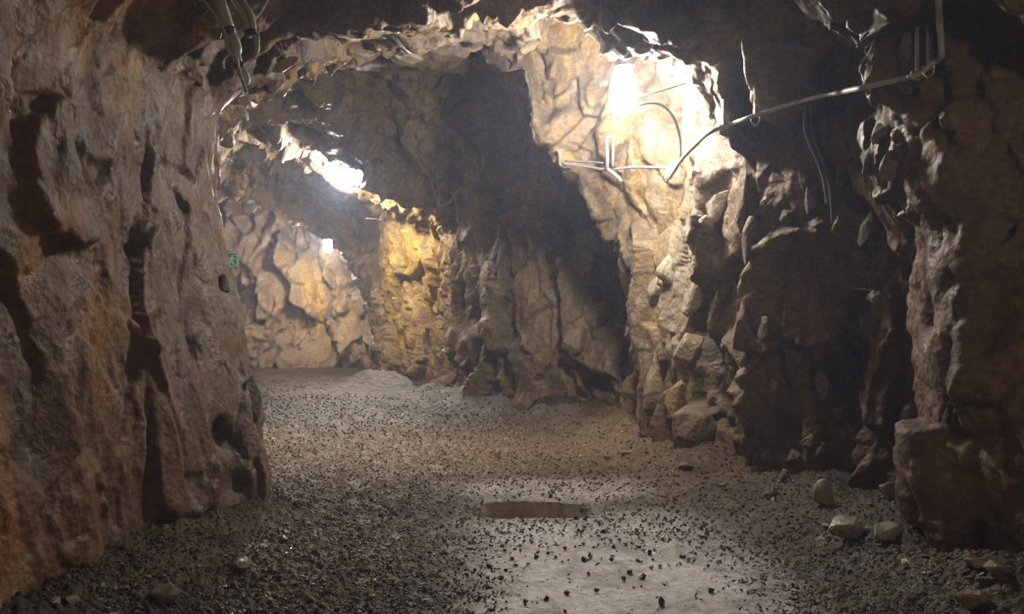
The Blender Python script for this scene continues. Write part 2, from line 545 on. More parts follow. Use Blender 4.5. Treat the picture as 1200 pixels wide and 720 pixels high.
def rock_tint(p, seed, c1, c2, brk, edge, calm=0.0):
    n1 = fbm(p * np.array([0.9, 0.9, 0.55]), 101 + seed, 5, 0.55)
    n2 = fbm(p * np.array([1.6, 1.6, 0.6]) + 9, 121 + seed, 5, 0.55)
    n3 = fbm(p * 5.0 + 3, 141 + seed, 4, 0.6)
    st = fbm(p * np.array([5.0, 5.0, 0.7]), 161 + seed, 4, 0.55)      # vertical runs of stain
    c = lerp(np.repeat(BROWN[None], len(p), 0), TAN, sst(-0.3, 0.5, n1 + 0.5 * (c2 - .5)))
    c = lerp(c, SLATE, 0.8 * sst(0.05, 0.5, n2 + 0.3 * n3))
    y = sst(0.12, 0.5, 0.6 * st + 0.7 * n1 - 0.3 * n2)
    c = lerp(c, OCHRE, 0.45 * y)
    c = lerp(c, RUST, 0.5 * sst(0.28, 0.6, 0.7 * st - 0.6 * n1 + .3 * n3))
    c = lerp(c, CREAM, 0.5 * sst(0.25, 0.6, 0.8 * n3 - .5 * n1))
    # lasting mineral stains with a place of their own
    ye = np.clip(1.4 * blob(p, P(480, 330, 15.9), (0.9, 2.2, 1.6)) + 1.2 * blob(p, P(370, 350, 21), (1.2, 2, 1.0)) * sst(-.3, .3, n2) , 0, 1)
    c = lerp(c, OCHRE * np.array([1.3, 1.3, 1.1]), ye * sst(-0.6, 0.3, st + .2) * 0.9)
    lf = np.clip(blob(p, (-2.3, 4.9, 1.9), (0.6, 0.5, 1.2)), 0, 1)
    c = lerp(c, OCHRE * .8, lf * sst(-0.1, 0.4, st) * 0.6)
    rd = np.clip(blob(p, (-2.3, 4.2, 0.35), (.5, .12, .25)) + blob(p, (-2.2, 5.0, .3), (.5, .14, .22)) + blob(p, (-2.3, 3.8, .6), (.5, .2, .4)), 0, 1)
    c = lerp(c, RUST * 1.1, rd * 0.7)
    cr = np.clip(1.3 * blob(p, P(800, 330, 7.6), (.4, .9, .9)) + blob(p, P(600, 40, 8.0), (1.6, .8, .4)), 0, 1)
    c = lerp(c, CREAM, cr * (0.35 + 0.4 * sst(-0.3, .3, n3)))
    c = lerp(c, SLATE * .6, 0.55 * sst(0.09, 0.015, edge + 0.06 * n3) * (1 - calm))          # dirt lying in the joints
    # earthy foot of the walls
    c = lerp(c, EARTH, 0.7 * sst(0.75, 0.15, p[:, 2] + 0.25 * n1))
    # the near left wall is wet and iron-brown throughout
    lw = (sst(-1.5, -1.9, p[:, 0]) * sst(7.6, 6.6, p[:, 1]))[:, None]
    s2 = fbm(p * np.array([2.0, 2.0, 0.4]) + 31, 181 + seed, 4, 0.55)
    L1 = lw[:, 0]
    c = lerp(c, np.array([.21, .18, .165]), L1 * sst(.0, .4, s2) * .75)
    c = lerp(c, np.array([.48, .25, .07]), L1 * sst(-.05, -.4, s2) * sst(-.4, .3, n1) * .8)
    c = lerp(c, np.array([.12, .075, .05]), L1 * sst(.15, .5, n2 + .4 * n3) * .7)
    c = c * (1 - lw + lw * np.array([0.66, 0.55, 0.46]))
    gp = np.clip(1.5 * blob(p, P(285, 390, 6.4), (.28, .5, .75)) + .8 * blob(p, P(240, 170, 6.3), (.3, .6, .6)), 0, 1)
    c = lerp(c, np.array([.17, .15, .14]), gp * sst(-.5, .3, n3 + .3 * st) * .9)
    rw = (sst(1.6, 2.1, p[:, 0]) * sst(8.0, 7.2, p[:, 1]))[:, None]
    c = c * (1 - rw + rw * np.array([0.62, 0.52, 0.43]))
    return np.clip(c, 0.012, 0.8)


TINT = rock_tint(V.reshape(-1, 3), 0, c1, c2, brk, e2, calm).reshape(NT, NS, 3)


def patch(name, V, T, s0, s1, side_flip):
    sub = V[:, s0:s1 + 1]
    n, m = sub.shape[:2]
    idx = np.arange(n * m).reshape(n, m)
    q = np.stack([idx[:-1, :-1], idx[1:, :-1], idx[1:, 1:], idx[:-1, 1:]], -1).reshape(-1, 4)
    if side_flip:
        q = q[:, ::-1]
    me = np_mesh(name, sub.reshape(-1, 3), q, T[:, s0:s1 + 1].reshape(-1, 3))
    o = link(name, me, M_ROCK, smooth=True)
    o['kind'] = 'structure'
    return o


idx = np.arange(NT * NS).reshape(NT, NS)
flip = sign < 0
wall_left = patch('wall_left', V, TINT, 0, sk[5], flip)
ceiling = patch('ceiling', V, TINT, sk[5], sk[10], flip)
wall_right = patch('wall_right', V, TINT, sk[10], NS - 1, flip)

# ---- back wall of the far chamber
nx, nz = 200, 150
X, Z = np.meshgrid(np.linspace(-9.6, -1.2, nx), np.linspace(-.5, 5.6, nz), indexing='ij')
Y = 21.5 - 0.55 * sst(1.2, 0.0, Z) + 0.25 * np.sin(X * 1.1)
Bp = np.stack([X, Y, Z], 2).reshape(-1, 3)
bd, b1, b2, bb, be = rock_relief(Bp * 1.15, 7, 1.5)
Bp2 = Bp.copy(); Bp2[:, 1] -= bd
bidx = np.arange(nx * nz).reshape(nx, nz)
bq = np.stack([bidx[:-1, :-1], bidx[1:, :-1], bidx[1:, 1:], bidx[:-1, 1:]], -1).reshape(-1, 4)
wall_back = link('wall_back', np_mesh('wall_back', Bp2, bq, rock_tint(Bp2, 0, b1, b2, bb, be)), M_ROCK, smooth=True)
wall_back['kind'] = 'structure'

# ---- floor
ys = np.concatenate([np.linspace(-5, 3.6, 40, endpoint=False), 1 / np.linspace(1 / 3.6, 1 / 22.0, 460)])
xs_n = np.linspace(0, 1, 400)
YY, TT = np.meshgrid(ys, xs_n, indexing='ij')
xl = np.interp(ys, [-5, 6, 7, 10, 14, 19, 22], [-2.9, -2.8, -4.2, -5.2, -6.6, -8.2, -9.6])
xr = np.interp(ys, [-5, 4, 5, 6.5, 9, 11, 12.5, 15, 17.5, 22], [3.9, 3.9, 3.3, 3.1, 2.6, 2.2, 1.6, -.2, -2.0, -1.5])
XX = xl[:, None] * (1 - TT) + xr[:, None] * TT


def floor_z(x, y):
    p = np.stack([x, y, np.zeros_like(x)], 1)
    z = 0.05 * fbm(p * 0.55, 301, 3) 
    # heaped scree along both walls
    wr = np.interp(y, [3, 5, 6.5, 8, 9.5, 11.2, 12, 13.2, 14.4, 16, 17.2, 22], [2.35, 2.45, 2.2, 1.6, 1.35, 1.0, 0.0, -.8, -1.25, -2.1, -2.9, -2.5])
    wl = np.interp(y, [3, 4.4, 6.2, 7, 22], [-2.2, -2.25, -1.8, -3, -9])
    z = z + 0.30 * sst(0.75, 0.0, wr - x) * (0.7 + 0.5 * fbm(p * 1.7, 310, 3)) + 0.22 * sst(0.7, 0.0, x - wl) * (0.7 + 0.5 * fbm(p * 1.7, 320, 3))
    # the worn, wet wheel track and the shallow puddle
    z = z - 0.03 * np.exp(-((x - 0.45) / 0.75) ** 2 - ((y - 4.9) / 1.3) ** 2)
    z = z - 0.075 * np.exp(-((x - 0.16) / 0.52) ** 4 - ((y - 6.45) / 0.34) ** 4)
    return z


fx, fy = XX.ravel(), YY.ravel()
fz = floor_z(fx, fy)
fp = np.stack([fx, fy, fz], 1)
wet_sheen = np.exp(-((fx - 0.6) / 0.85) ** 4 - ((fy - 4.5) / 1.25) ** 4) + .55 * np.exp(-((fx - 0.38) / 0.75) ** 4 - ((fy - 7.05) / .38) ** 4) + .4 * np.exp(-((fx - 0.55) / 0.8) ** 4 - ((fy - 5.9) / .4) ** 4)
_, fe, fr = facets(fp / 0.045, 330)
_, fe2, fr2 = facets(fp / 0.02, 331)
grit = (1 - 0.75 * wet_sheen)
fz2 = fz + grit * (0.022 * sst(0, .5, fe) * (0.3 + fr) + 0.010 * sst(0, .5, fe2) * fr2) + 0.008 * fbm(fp * 9, 340, 3)
fn = fbm(fp * 0.8, 350, 4); fn2 = fbm(fp * 6, 360, 4)
ft = lerp(np.repeat(np.array([[0.06, 0.044, 0.03]]), len(fp), 0), np.array([0.11, 0.077, 0.048]), sst(-.4, .5, fn + .6 * fn2))
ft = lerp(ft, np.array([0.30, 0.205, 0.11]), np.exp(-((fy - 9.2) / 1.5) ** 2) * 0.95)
ft = lerp(ft, np.array([0.70, 0.685, 0.69]), np.clip(wet_sheen * 1.15, 0, 1) * (.85 + .6 * fn2).clip(0, 1))  # lamp sheen on the wet patches painted into the tint as pale grey
ft = lerp(ft, ft * 0.6, sst(.5, .9, fr) * grit)
fi = np.arange(len(fp)).reshape(XX.shape)
fq = np.stack([fi[:-1, :-1], fi[:-1, 1:], fi[1:, 1:], fi[1:, :-1]], -1).reshape(-1, 4)
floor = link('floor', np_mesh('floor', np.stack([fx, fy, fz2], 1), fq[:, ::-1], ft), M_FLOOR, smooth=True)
floor['kind'] = 'structure'
wa = floor.data.attributes.new('wet', 'FLOAT', 'POINT')
wetness = np.clip(wet_sheen * 1.25 + 0.8 * np.exp(-((fx - .3) / .9) ** 2 - ((fy - 6.6) / .7) ** 2) + 0.35 * sst(10, 11.5, fy), 0, 1) * (0.75 + 0.5 * fn2)
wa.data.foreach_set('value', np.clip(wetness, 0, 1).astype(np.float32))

# ------------------------------------------------------------------ surface lookup
def bvh_of(*obs):
    vs, fs, off = [], [], 0
    for o in obs:
        me = o.data
        v = np.empty(len(me.vertices) * 3, np.float32); me.vertices.foreach_get('co', v)
        f = np.empty(len(me.loops), np.int32); me.loops.foreach_get('vertex_index', f)
        vs.append(v.reshape(-1, 3)); fs.append(f.reshape(-1, 4) + off); off += len(me.vertices)
    return BVHTree.FromPolygons(np.concatenate(vs).tolist(), np.concatenate(fs).tolist())

ROCKS = bvh_of(wall_left, ceiling, wall_right, wall_back)
def ray(u, v):
    d = Vector(((u - 600) / F, 1, (360 - v) / F)).normalized()
    return ROCKS.ray_cast(Vector((0, 0, EYE)), d)
def on_rock(u, v, off=0.02, fallback=8.0):
    h, n, _, _ = ray(u, v)
    if h is None:
        return Vector(P(u, v, fallback))
    d = h - Vector((0, 0, EYE))
    return h - d.normalized() * off
def ground(x, y):
    return float(floor_z(np.array([float(x)]), np.array([float(y)]))[0])
def floor_px(u, v):
    """floor point under a pixel"""
    d = np.linspace(3.2, 21, 900)
    z = EYE + (360.0 - v) * d / F
    below = np.where(z <= floor_z((u - 600) * d / F, d))[0]
    k = below[0] if len(below) else 899
    return float((u - 600) * d[k] / F), float(d[k])

# ------------------------------------------------------------------ LAMPS
G_PROF = [(0.02, -0.17), (0.075, -0.165), (0.088, -0.15), (0.09, 0.02), (0.085, 0.09), (0.065, 0.14), (0.035, 0.165), (0.0, 0.17)]
def mine_lamp(loc, strength, color, label, group=None, scale=1.0):
    t = empty('mine_lamp', loc, label, 'lamp', group)
    t.scale = (scale,) * 3
    link('globe', lathe_mesh('globe', G_PROF), glow('lamp_glow', color, strength), t, smooth=True)
    link('lamp_base', lathe_mesh('lamp_base', [(0.03, 0.16), (0.06, 0.165), (0.062, 0.20), (0.045, 0.22), (0.02, 0.26)]), M_DARK, t)
    return t

lamp_near = mine_lamp(P(730, 105, 7.5), LAMP_NEAR, COOL, 'large glaring white lamp hanging high on the right wall', scale=1.2)
lamp_mid = mine_lamp(P(400, 208, 14.5), LAMP_MID, COOL, 'middle glaring lamp under the second rock arch, above the yellow wall')
lamp_far = mine_lamp(P(384, 287, 19.4), LAMP_FAR, COOL, 'farthest lamp, half hidden by the dark arch before the back wall')
lamp_fill = mine_lamp((2.5, 0.6, 3.1), LAMP_FILL, WARM, 'added fill lamp behind the viewer, out of view')  # unseen lamp added as fill for the near walls and roof

def lamp_cable(t, pts, r=0.012):
    o = Vector(t.location)
    link('power_lead', tube_mesh('power_lead', [(Vector(p) - o) / t.scale.x for p in pts], r / t.scale.x, 8), M_BLACKCABLE, t, smooth=True)

lamp_cable(lamp_near, px((738, 128, 7.5), (752, 122, 7.5), (772, 122, 7.55), (788, 136, 7.6), (796, 160, 7.7), (797, 192, 7.7)), 0.014)
wire = link('support_wire', tube_mesh('support_wire', [(Vector(p) - Vector(lamp_near.location)) / 1.2 for p in px((736, 116, 7.5), (770, 108, 7.55), (806, 97, 7.65))], 0.006, 6), M_DARK, lamp_near)
ho = Vector(lamp_near.location)
link('mount_arm', tube_mesh('mount_arm', [(0, 0, .24), (.05, .2, .3), (.1, .6, .4), (.12, 1.0, .45)], 0.014, 8), M_STEEL, lamp_near, smooth=True)
lamp_cable(lamp_mid, px((404, 222, 14.5), (416, 218, 14.5), (428, 222, 14.6)), 0.02)
link('mount_arm', tube_mesh('mount_arm', [(0, 0, .24), (.05, .15, .4), (.05, .3, .8)], 0.016, 8), M_STEEL, lamp_mid, smooth=True)
link('mount_arm', tube_mesh('mount_arm', [(0, 0, .24), (.0, .0, .8), (.05, .05, 2.0)], 0.016, 8), M_STEEL, lamp_far, smooth=True)
link('mount_arm', tube_mesh('mount_arm', [(0, 0, .24), (.2, 0, .2), (.65, 0, .2)], 0.016, 8), M_STEEL, lamp_fill, smooth=True)

# ------------------------------------------------------------------ CABLES AND HANGERS ON THE RIGHT WALL
def near_rock(u, v, d, off=0.05):
    """point under a pixel at depth d, or just off the rock where the rock is nearer"""
    h, n, _, _ = ray(u, v)
    if h is not None and h.y - off < d:
        d = h.y - off
    return Vector(P(u, v, d))

def drape(knots, off=0.05, n=14, win=5):
    """follow pixel knots (u, v, depth), staying in front of the rock all along"""
    K = np.array(knots, float)
    t = np.linspace(0, len(K) - 1, (len(K) - 1) * n + 1)
    U, Vv, D = (np.interp(t, np.arange(len(K)), K[:, j]) for j in range(3))
    U, Vv = (blur(np.asarray(a_), 0, 2, 2) for a_ in (U, Vv))
    for i in range(len(t)):
        h = ray(U[i], Vv[i])[0]
        if h is not None:
            D[i] = min(D[i], h.y - off)
    Dm = np.array([D[max(0, i - win):i + win + 1].min() for i in range(len(t))])
    Dm = blur(Dm, 0, win // 2, 2)
    return [Vector(P(u, v, d)) for u, v, d in zip(U, Vv, Dm)]

main = drape([(784, 210, 7.9), (800, 185, 7.5), (830, 155, 7.0), (880, 137, 6.6), (915, 126, 6.35), (950, 115, 6.1),
        (1010, 103, 5.7), (1060, 92, 5.35), (1078, 87, 5.2), (1090, 76, 5.05), (1104, 67, 4.85), (1102, 40, 4.75), (1100, 5, 4.7), (1099, -40, 4.65)])
c = link('power_cable', tube_mesh('power_cable', main, 0.0175, 10, 1), M_CABLE, smooth=True)
c.data.materials[0] = plain('pale_cable', (0.5, 0.48, 0.45), 0.45)
tag(c, 'long pale grey cable slung along the upper right wall and turning up to the roof', 'cable')

hang = empty('cable_hanger')
hang_rod = tube_mesh('rod', [(0, 0, -.02), (0, 0, .26)], 0.011, 8, 1)
hang_hook = tube_mesh('hook', [(.0, 0, .0), (.03, 0, -.02), (.032, 0, -.05), (0, 0, -.07), (-.03, 0, -.05), (-.028, 0, -.02)], 0.006, 6)
link('rod', hang_rod, M_STEEL, hang); link('hook', hang_hook, M_STEEL, hang)
first = True
for u, v, d, h, lab in [(847, 147, 6.85, 1.0, 'bright steel rod holding the pale cable, nearest to the large lamp'),
                        (883, 135, 6.55, 1.55, 'tall steel rod holding the pale cable beside the upright pale slab'),
                        (938, 118, 6.15, 1.1, 'dull steel rod holding the pale cable halfway along it'),
                        (1086, 76, 5.05, 1.3, 'steel rod holding the pale cable just before it turns upward'),
                        (1074, 85, 5.15, 0.9, 'short steel rod at the cable, just left of the rod by its upward bend')]:
    if first:
        t = hang; first = False
    else:
        t = hang.copy(); COL.objects.link(t)
        for ch in list(hang.children):
            k = ch.copy(); COL.objects.link(k); k.parent = t
    i_ = min(range(len(main)), key=lambda q: abs((main[q].x / main[q].y * F + 600) - u) + abs(360 - (main[q].z - EYE) / main[q].y * F - v))
    t.location = main[i_] + Vector((0, -.005, .035))
    t.scale = (1, 1, h)
    tag(t, lab, 'hanger', 'steel rods along the pale cable')

lw = link('thin_cable', tube_mesh('thin_cable', [near_rock(*p) for p in [(660, 193, 9.2), (690, 196, 9.0), (712, 199, 8.8), (745, 196, 8.5), (782, 197, 8.1)]], 0.015, 8), M_PIPE, smooth=True)
tag(lw, 'thin grey cable running level below the large lamp', 'cable')
lw2 = link('thin_cable', tube_mesh('thin_cable', [near_rock(*p) for p in [(662, 189, 9.2), (690, 190, 9.0), (706, 191, 8.8)]], 0.011, 8), M_PIPE, smooth=True)
tag(lw2, 'short upper strand left of the twin upright bracket below the large lamp', 'cable')
hk = link('steel_hook', tube_mesh('steel_hook', [near_rock(*p) for p in [(653, 176, 9.3), (656, 181, 9.3), (656, 192, 9.3), (661, 197, 9.3), (668, 196, 9.3)]], 0.016, 8), M_CABLE, smooth=True)
tag(hk, 'bent pale hook at the left end of the level cable against the dark bay', 'hook')

wb = empty('wall_bracket', near_rock(714, 200, 8.7), 'grey twin upright bracket on the rock below the large lamp', 'bracket')
o = Vector(wb.location)
for nm, a, r in (('upright', [(711, 160, 8.7), (712, 200, 8.7)], .02), ('upright', [(719, 163, 8.7), (718, 196, 8.7)], .016),
                 ('foot', [(712, 198, 8.7), (722, 206, 8.65), (729, 213, 8.6)], .02), ('top_arm', [(708, 158, 8.75), (722, 164, 8.7)], .012)):
    link(nm, tube_mesh(nm, [near_rock(*p) - o for p in a], r, 8), M_PIPE, wb, smooth=True)

jb = empty('junction_box', near_rock(786, 199, 8.0, .06), 'white box where the pale cable meets the level cable', 'junction box')
jb.rotation_euler = (0, math.radians(18), 0)
link('case', box_mesh('case', (.075, .06, .19), .01), M_WHITE, jb)
link('gland', lathe_mesh('gland', [(.012, -.13), (.018, -.125), (.018, -.095), (.02, -.09)], 10), M_DARK, jb)
link('lid', box_mesh('lid', (.062, .012, .16), .004, (0, -.034, 0)), M_WHITE, jb)

# hanging pale strands on the dark wall
hs = link('hanging_wire', tube_mesh('hanging_wire', [near_rock(*p) for p in [(944, 118, 6.1), (943, 150, 6.15), (950, 170, 6.2), (960, 192, 6.25), (966, 215, 6.25), (969, 240, 6.25)]], [.008, .011, .016, .016, .012, .008], 8), M_PIPE, smooth=True)
tag(hs, 'pale stiff wire hanging down the dark wall from the pale cable', 'wire')
hs = link('hanging_wire', tube_mesh('hanging_wire', [near_rock(*p) for p in [(950, 120, 6.1), (951, 148, 6.2), (958, 172, 6.25), (967, 200, 6.25), (973, 225, 6.25), (975, 262, 6.25)]], [.006, .008, .012, .013, .01, .006], 8), M_PIPE, smooth=True)
tag(hs, 'thinner right strand of the pair hanging from the pale cable', 'wire')

# distinct blocks standing proud of the rock face
def rock_block(par, u, v, w, h, dep, tint, seed, off=.05, roll=0.0):
    p = on_rock(u, v, off)
    k = p.y / F
    me = stone_mesh('rock_block', seed, (w * k * 1.15, dep, h * k * 1.15), tint, n=13)
    o = link('rock_block', me, M_ROCK, par)
    o.location = p
    o.rotation_euler = (0, roll, 0)
    return o
for k, (par, u, v, w, h, dep, tint, roll) in enumerate([
        (wall_right, 893, 98, 20, 78, .14, (.42, .36, .29), .08), (wall_right, 930, 55, 46, 16, .2, (.3, .24, .18), .2),
        (wall_right, 842, 238, 26, 52, .2, (.55, .48, .36), .5), (wall_right, 824, 262, 30, 26, .2, (.5, .43, .33), .3),
        (wall_right, 786, 318, 34, 40, .2, (.55, .48, .36), .2), (wall_right, 812, 345, 30, 60, .2, (.5, .42, .3), .25),
        (wall_right, 770, 345, 24, 46, .2, (.45, .38, .28), 0), (wall_right, 806, 410, 40, 50, .22, (.45, .36, .24), .4),
        (wall_right, 792, 470, 26, 60, .2, (.42, .31, .18), .5), (wall_right, 905, 560, 24, 20, .2, (.2, .15, .1), 0),
        (wall_right, 1030, 350, 34, 18, .2, (.32, .28, .22), .3), (wall_right, 985, 200, 22, 50, .15, (.2, .16, .13), .1),
        (wall_right, 915, 335, 22, 50, .15, (.2, .15, .11), .3), (wall_right, 655, 350, 40, 34, .3, (.33, .28, .22), .4),
        (wall_right, 700, 365, 34, 50, .3, (.33, .28, .22), .2), (wall_right, 675, 400, 30, 40, .3, (.3, .24, .17), .7),
        (ceiling, 560, 70, 40, 22, .3, (.5, .42, .28), .2), (ceiling, 480, 66, 34, 16, .3, (.5, .44, .33), 0),
        (ceiling, 420, 62, 40, 14, .3, (.45, .4, .32), .1), (ceiling, 330, 78, 70, 16, .3, (.33, .26, .17), -.15),
        (wall_left, 265, 330, 16, 34, .2, (.17, .15, .14), .1), (wall_left, 296, 470, 20, 60, .2, (.12, .1, .085), 0),
        (wall_left, 262, 500, 26, 46, .16, (.12, .09, .06), 0)]):
    rock_block(par, u, v, w, h, dep, tint, 700 + k, .02, roll)
rng = random.Random(21)
for k in range(34):      # upright fins and knobs of the dark right wall
    u, v = rng.uniform(862, 1075), rng.uniform(40, 540)
    w, h = rng.uniform(14, 34), rng.uniform(30, 80)
    if v > 330:
        h *= .6
    q = rng.uniform(.8, 1.25)
    rock_block(wall_right, u, v, w, h, rng.uniform(.12, .22), (.18 * q, .135 * q, .10 * q), 800 + k, .0, rng.uniform(-.15, .35))

# ------------------------------------------------------------------ FITTINGS FARTHER IN
fb = empty('pipe_bracket', near_rock(514, 243, 13.7), 'pale forked bracket on the brown rock above the yellow wall', 'bracket')
o = Vector(fb.location)
for nm, a, r in (('stem', [(513, 203, 13.7), (514, 226, 13.7), (514, 244, 13.7)], .028), ('prong', [(505, 211, 13.7), (510, 228, 13.7), (514, 242, 13.7)], .022),
                 ('arm', [(515, 243, 13.7), (527, 237, 13.6), (533, 229, 13.55), (541, 221, 13.5)], .024)):
    link(nm, tube_mesh(nm, [near_rock(*p) - o for p in a], r, 8), M_CABLE, fb, smooth=True)
for pts_, lab in (([(556, 185, 12.8), (559, 193, 12.8), (561, 204, 12.8)], 'left one of two small pale pins in the dark bay wall'),
                  ([(566, 181, 12.8), (566, 192, 12.8), (564, 202, 12.8)], 'right one of two small pale pins in the dark bay wall')):
    k = link('steel_pin', tube_mesh('steel_pin', [near_rock(*p) for p in pts_], 0.016, 8), M_CABLE, smooth=True)
    tag(k, lab, 'pin', 'small pins in the bay wall')
k = link('steel_pin', tube_mesh('steel_pin', [near_rock(*p) for p in [(533, 232, 13.5), (536, 245, 13.5), (537, 262, 13.5)]], .018, 8), M_CABLE, smooth=True)
tag(k, 'thin pale rod hanging right of the forked bracket', 'pin')

yb = empty('switch_box', near_rock(427, 229, 14.4, .1), 'yellowish square box just right of the middle lamp', 'switch box')
link('case', box_mesh('case', (.19, .12, .19), .02), M_YELLOW, yb)
link('cover', box_mesh('cover', (.15, .02, .15), .008, (0, -.065, 0)), M_YELLOW, yb)
link('knob', lathe_mesh('knob', [(.03, -.015), (.032, .01), (.02, .015)], 12), M_DARK, yb).matrix_basis = Matrix.Translation((0, -.085, 0)) @ Matrix.Rotation(math.pi / 2, 4, 'X')
sb = empty('cable_clamp', near_rock(447, 263, 14.3, .08), 'small white clamp at the top left corner of the yellow wall', 'clamp')
link('body', box_mesh('body', (.08, .08, .18), .012), M_WHITE, sb)
link('strap', tube_mesh('strap', [(-.26, 0, .09), (-.1, -.02, .08), (0, -.05, .05), (.06, -.03, .12)], .012, 6), M_PIPE, sb, smooth=True)

# ------------------------------------------------------------------ HOSES HANGING FROM THE ROOF, TOP LEFT
def hose_px(pts_):
    return [Vector(P(*p)) for p in pts_]
DH = 4.6
hz_ = empty('drain_hose', P(268, 36, DH), 'thick grey hose with dark joints hanging from the roof at top left', 'hose')
o = Vector(hz_.location)
def seg(nm, a, r, m, par, smooth=True):
    return link(nm, tube_mesh(nm, [p - o for p in hose_px(a)], r, 12), m, par, smooth=smooth)
seg('hose', [(250, -45, DH + .15), (254, -10, DH + .05), (260, 12, DH), (267, 33, DH)], [.036, .036, .037, .036], M_HOSE, hz_)
seg('joint', [(266, 30, DH), (268, 36, DH), (270, 41, DH)], [.03, .04, .03], M_DARK, hz_)
seg('sleeve', [(270, 39, DH), (274, 48, DH), (277, 58, DH), (277, 66, DH)], [.022, .032, .03, .02], M_HOSE, hz_)
seg('sleeve', [(277, 62, DH), (278, 70, DH), (281, 78, DH)], [.022, .026, .02], M_HOSE, hz_)
seg('joint', [(280, 74, DH), (282, 80, DH)], [.026, .024], M_DARK, hz_)
seg('tip', [(282, 80, DH), (286, 88, DH), (288, 95, DH), (287, 98, DH)], [.018, .028, .026, .01], M_HOSE, hz_)
o = Vector((0, 0, 0))
def strand(name, a, r, m, lab, cat, group=None):
    k = link(name, tube_mesh(name, hose_px(a), r, 10), m, smooth=True)
    return tag(k, lab, cat, group)
strand('thin_wire', [(222, -8, DH), (238, 1, DH), (246, 10, DH), (256, 25, DH - .05), (264, 40, DH - .05), (266, 55, DH - .06), (270, 64, DH - .06), (277, 68, DH - .06), (280, 82, DH - .05), (285, 97, DH - .05), (289, 109, DH - .05)],
       .009, M_HOSE, 'thin pale wire winding down along the thick hose at top left', 'wire')
strand('thin_wire', [(226, 2, DH + .1), (229, 12, DH + .1), (236, 16, DH + .1), (242, 11, DH + .1)], .009, M_BLACKCABLE, 'dark wire loop at the far left of the hanging hoses', 'wire')
strand('thin_wire', [(270, 63, DH), (263, 68, DH), (261, 74, DH), (262, 80, DH)], .008, M_HOSE, 'short curled wire end left of the thick hose', 'wire')
strand('thin_wire', [(262, 30, DH + .02), (259, 38, DH + .02), (257, 45, DH + .02)], .007, M_HOSE, 'short straight wire end sticking out below the upper hose joint', 'wire')
pa = empty('slim_hose', P(290, 36, DH), 'pair of slim pale hoses in one dark cuff right of the thick hose', 'hose')
o = Vector(pa.location)
seg('hose', [(262, -45, DH + .2), (272, -4, DH + .05), (284, 14, DH), (289, 28, DH), (291, 39, DH)], .015, M_HOSE, pa)
seg('hose', [(270, -45, DH + .2), (282, -2, DH + .05), (292, 14, DH), (296, 28, DH), (296, 38, DH)], .019, M_HOSE, pa)
seg('cuff', [(293, 36, DH), (294, 42, DH)], [.036, .03], M_DARK, pa)
seg('tail', [(297, 40, DH), (301, 50, DH), (301, 60, DH), (297, 69, DH)], [.012, .015, .013, .006], M_HOSE, pa)
seg('tail', [(301, 38, DH), (303, 44, DH), (303, 50, DH)], [.006, .007, .005], M_HOSE, pa)

# ------------------------------------------------------------------ EXIT SIGN
SGN = 9.3
sx0, sz1 = P(261, 296, SGN)[0], P(261, 296, SGN)[2]
sw_, sh_ = 19 * SGN / F, 17 * SGN / F
sign_ = empty('exit_sign', (sx0 + sw_ / 2, SGN, sz1 - sh_ / 2), 'small green sign with a white running figure and door behind the left rock edge', 'sign')
M_GREEN = plain('sign_green', (0.04, 0.52, 0.27), .4, noise=.06)
M_SIGNW = plain('sign_white', (0.7, 0.95, 0.82), .4, noise=.04)
link('board', box_mesh('board', (sw_, .012, sh_), .003), M_GREEN, sign_)
def flat(name, polys, m, y0=-.0065, t=.003):
    bm = bmesh.new()
    for poly in polys:
        vs = [bm.verts.new((x * sw_, y0, z * sh_)) for x, z in poly]
        f = bm.faces.new(vs)
        r = bmesh.ops.extrude_face_region(bm, geom=[f])
        bmesh.ops.translate(bm, vec=(0, -t, 0), verts=[g for g in r['geom'] if isinstance(g, bmesh.types.BMVert)])
    bmesh.ops.recalc_face_normals(bm, faces=bm.faces)
    me = bpy.data.meshes.new(name); bm.to_mesh(me); bm.free()
    return link(name, me, m, sign_)
flat('border', [[(-.5, .44), (.5, .44), (.5, .5), (-.5, .5)], [(-.5, -.5), (.5, -.5), (.5, -.44), (-.5, -.44)], [(.46, -.44), (.5, -.44), (.5, .44), (.46, .44)]], M_SIGNW)
flat('arrow', [[(-.46, -.06), (-.12, -.06), (-.12, .06), (-.46, .06)]], M_SIGNW)
flat('door', [[(.26, -.4), (.44, -.4), (.44, .38), (.26, .38), (.26, .3), (.37, .3), (.37, -.3), (.26, -.3)]], M_SIGNW)
flat('figure', [[(.06, .2), (.16, .2), (.17, .32), (.06, .33)], [(-.02, -.05), (.1, -.08), (.18, .16), (.04, .2)], [(-.02, .16), (.04, .2), (-.04, .0), (-.1, .02)],
                [(.16, .14), (.3, .06), (.29, .0), (.13, .07)], [(.0, -.06), (.1, -.08), (.22, -.22), (.16, -.38), (.09, -.36), (.12, -.22)],
                [(-.02, -.05), (.04, -.08), (-.02, -.28), (-.16, -.3), (-.16, -.24), (-.08, -.2)]], M_SIGNW)
link('bracket', tube_mesh('bracket', [(-sw_ * .45, .01, 0), (-sw_ * .9, .03, .0), (-.75, .05, .02)], .012, 6, 1), M_DARK, sign_)

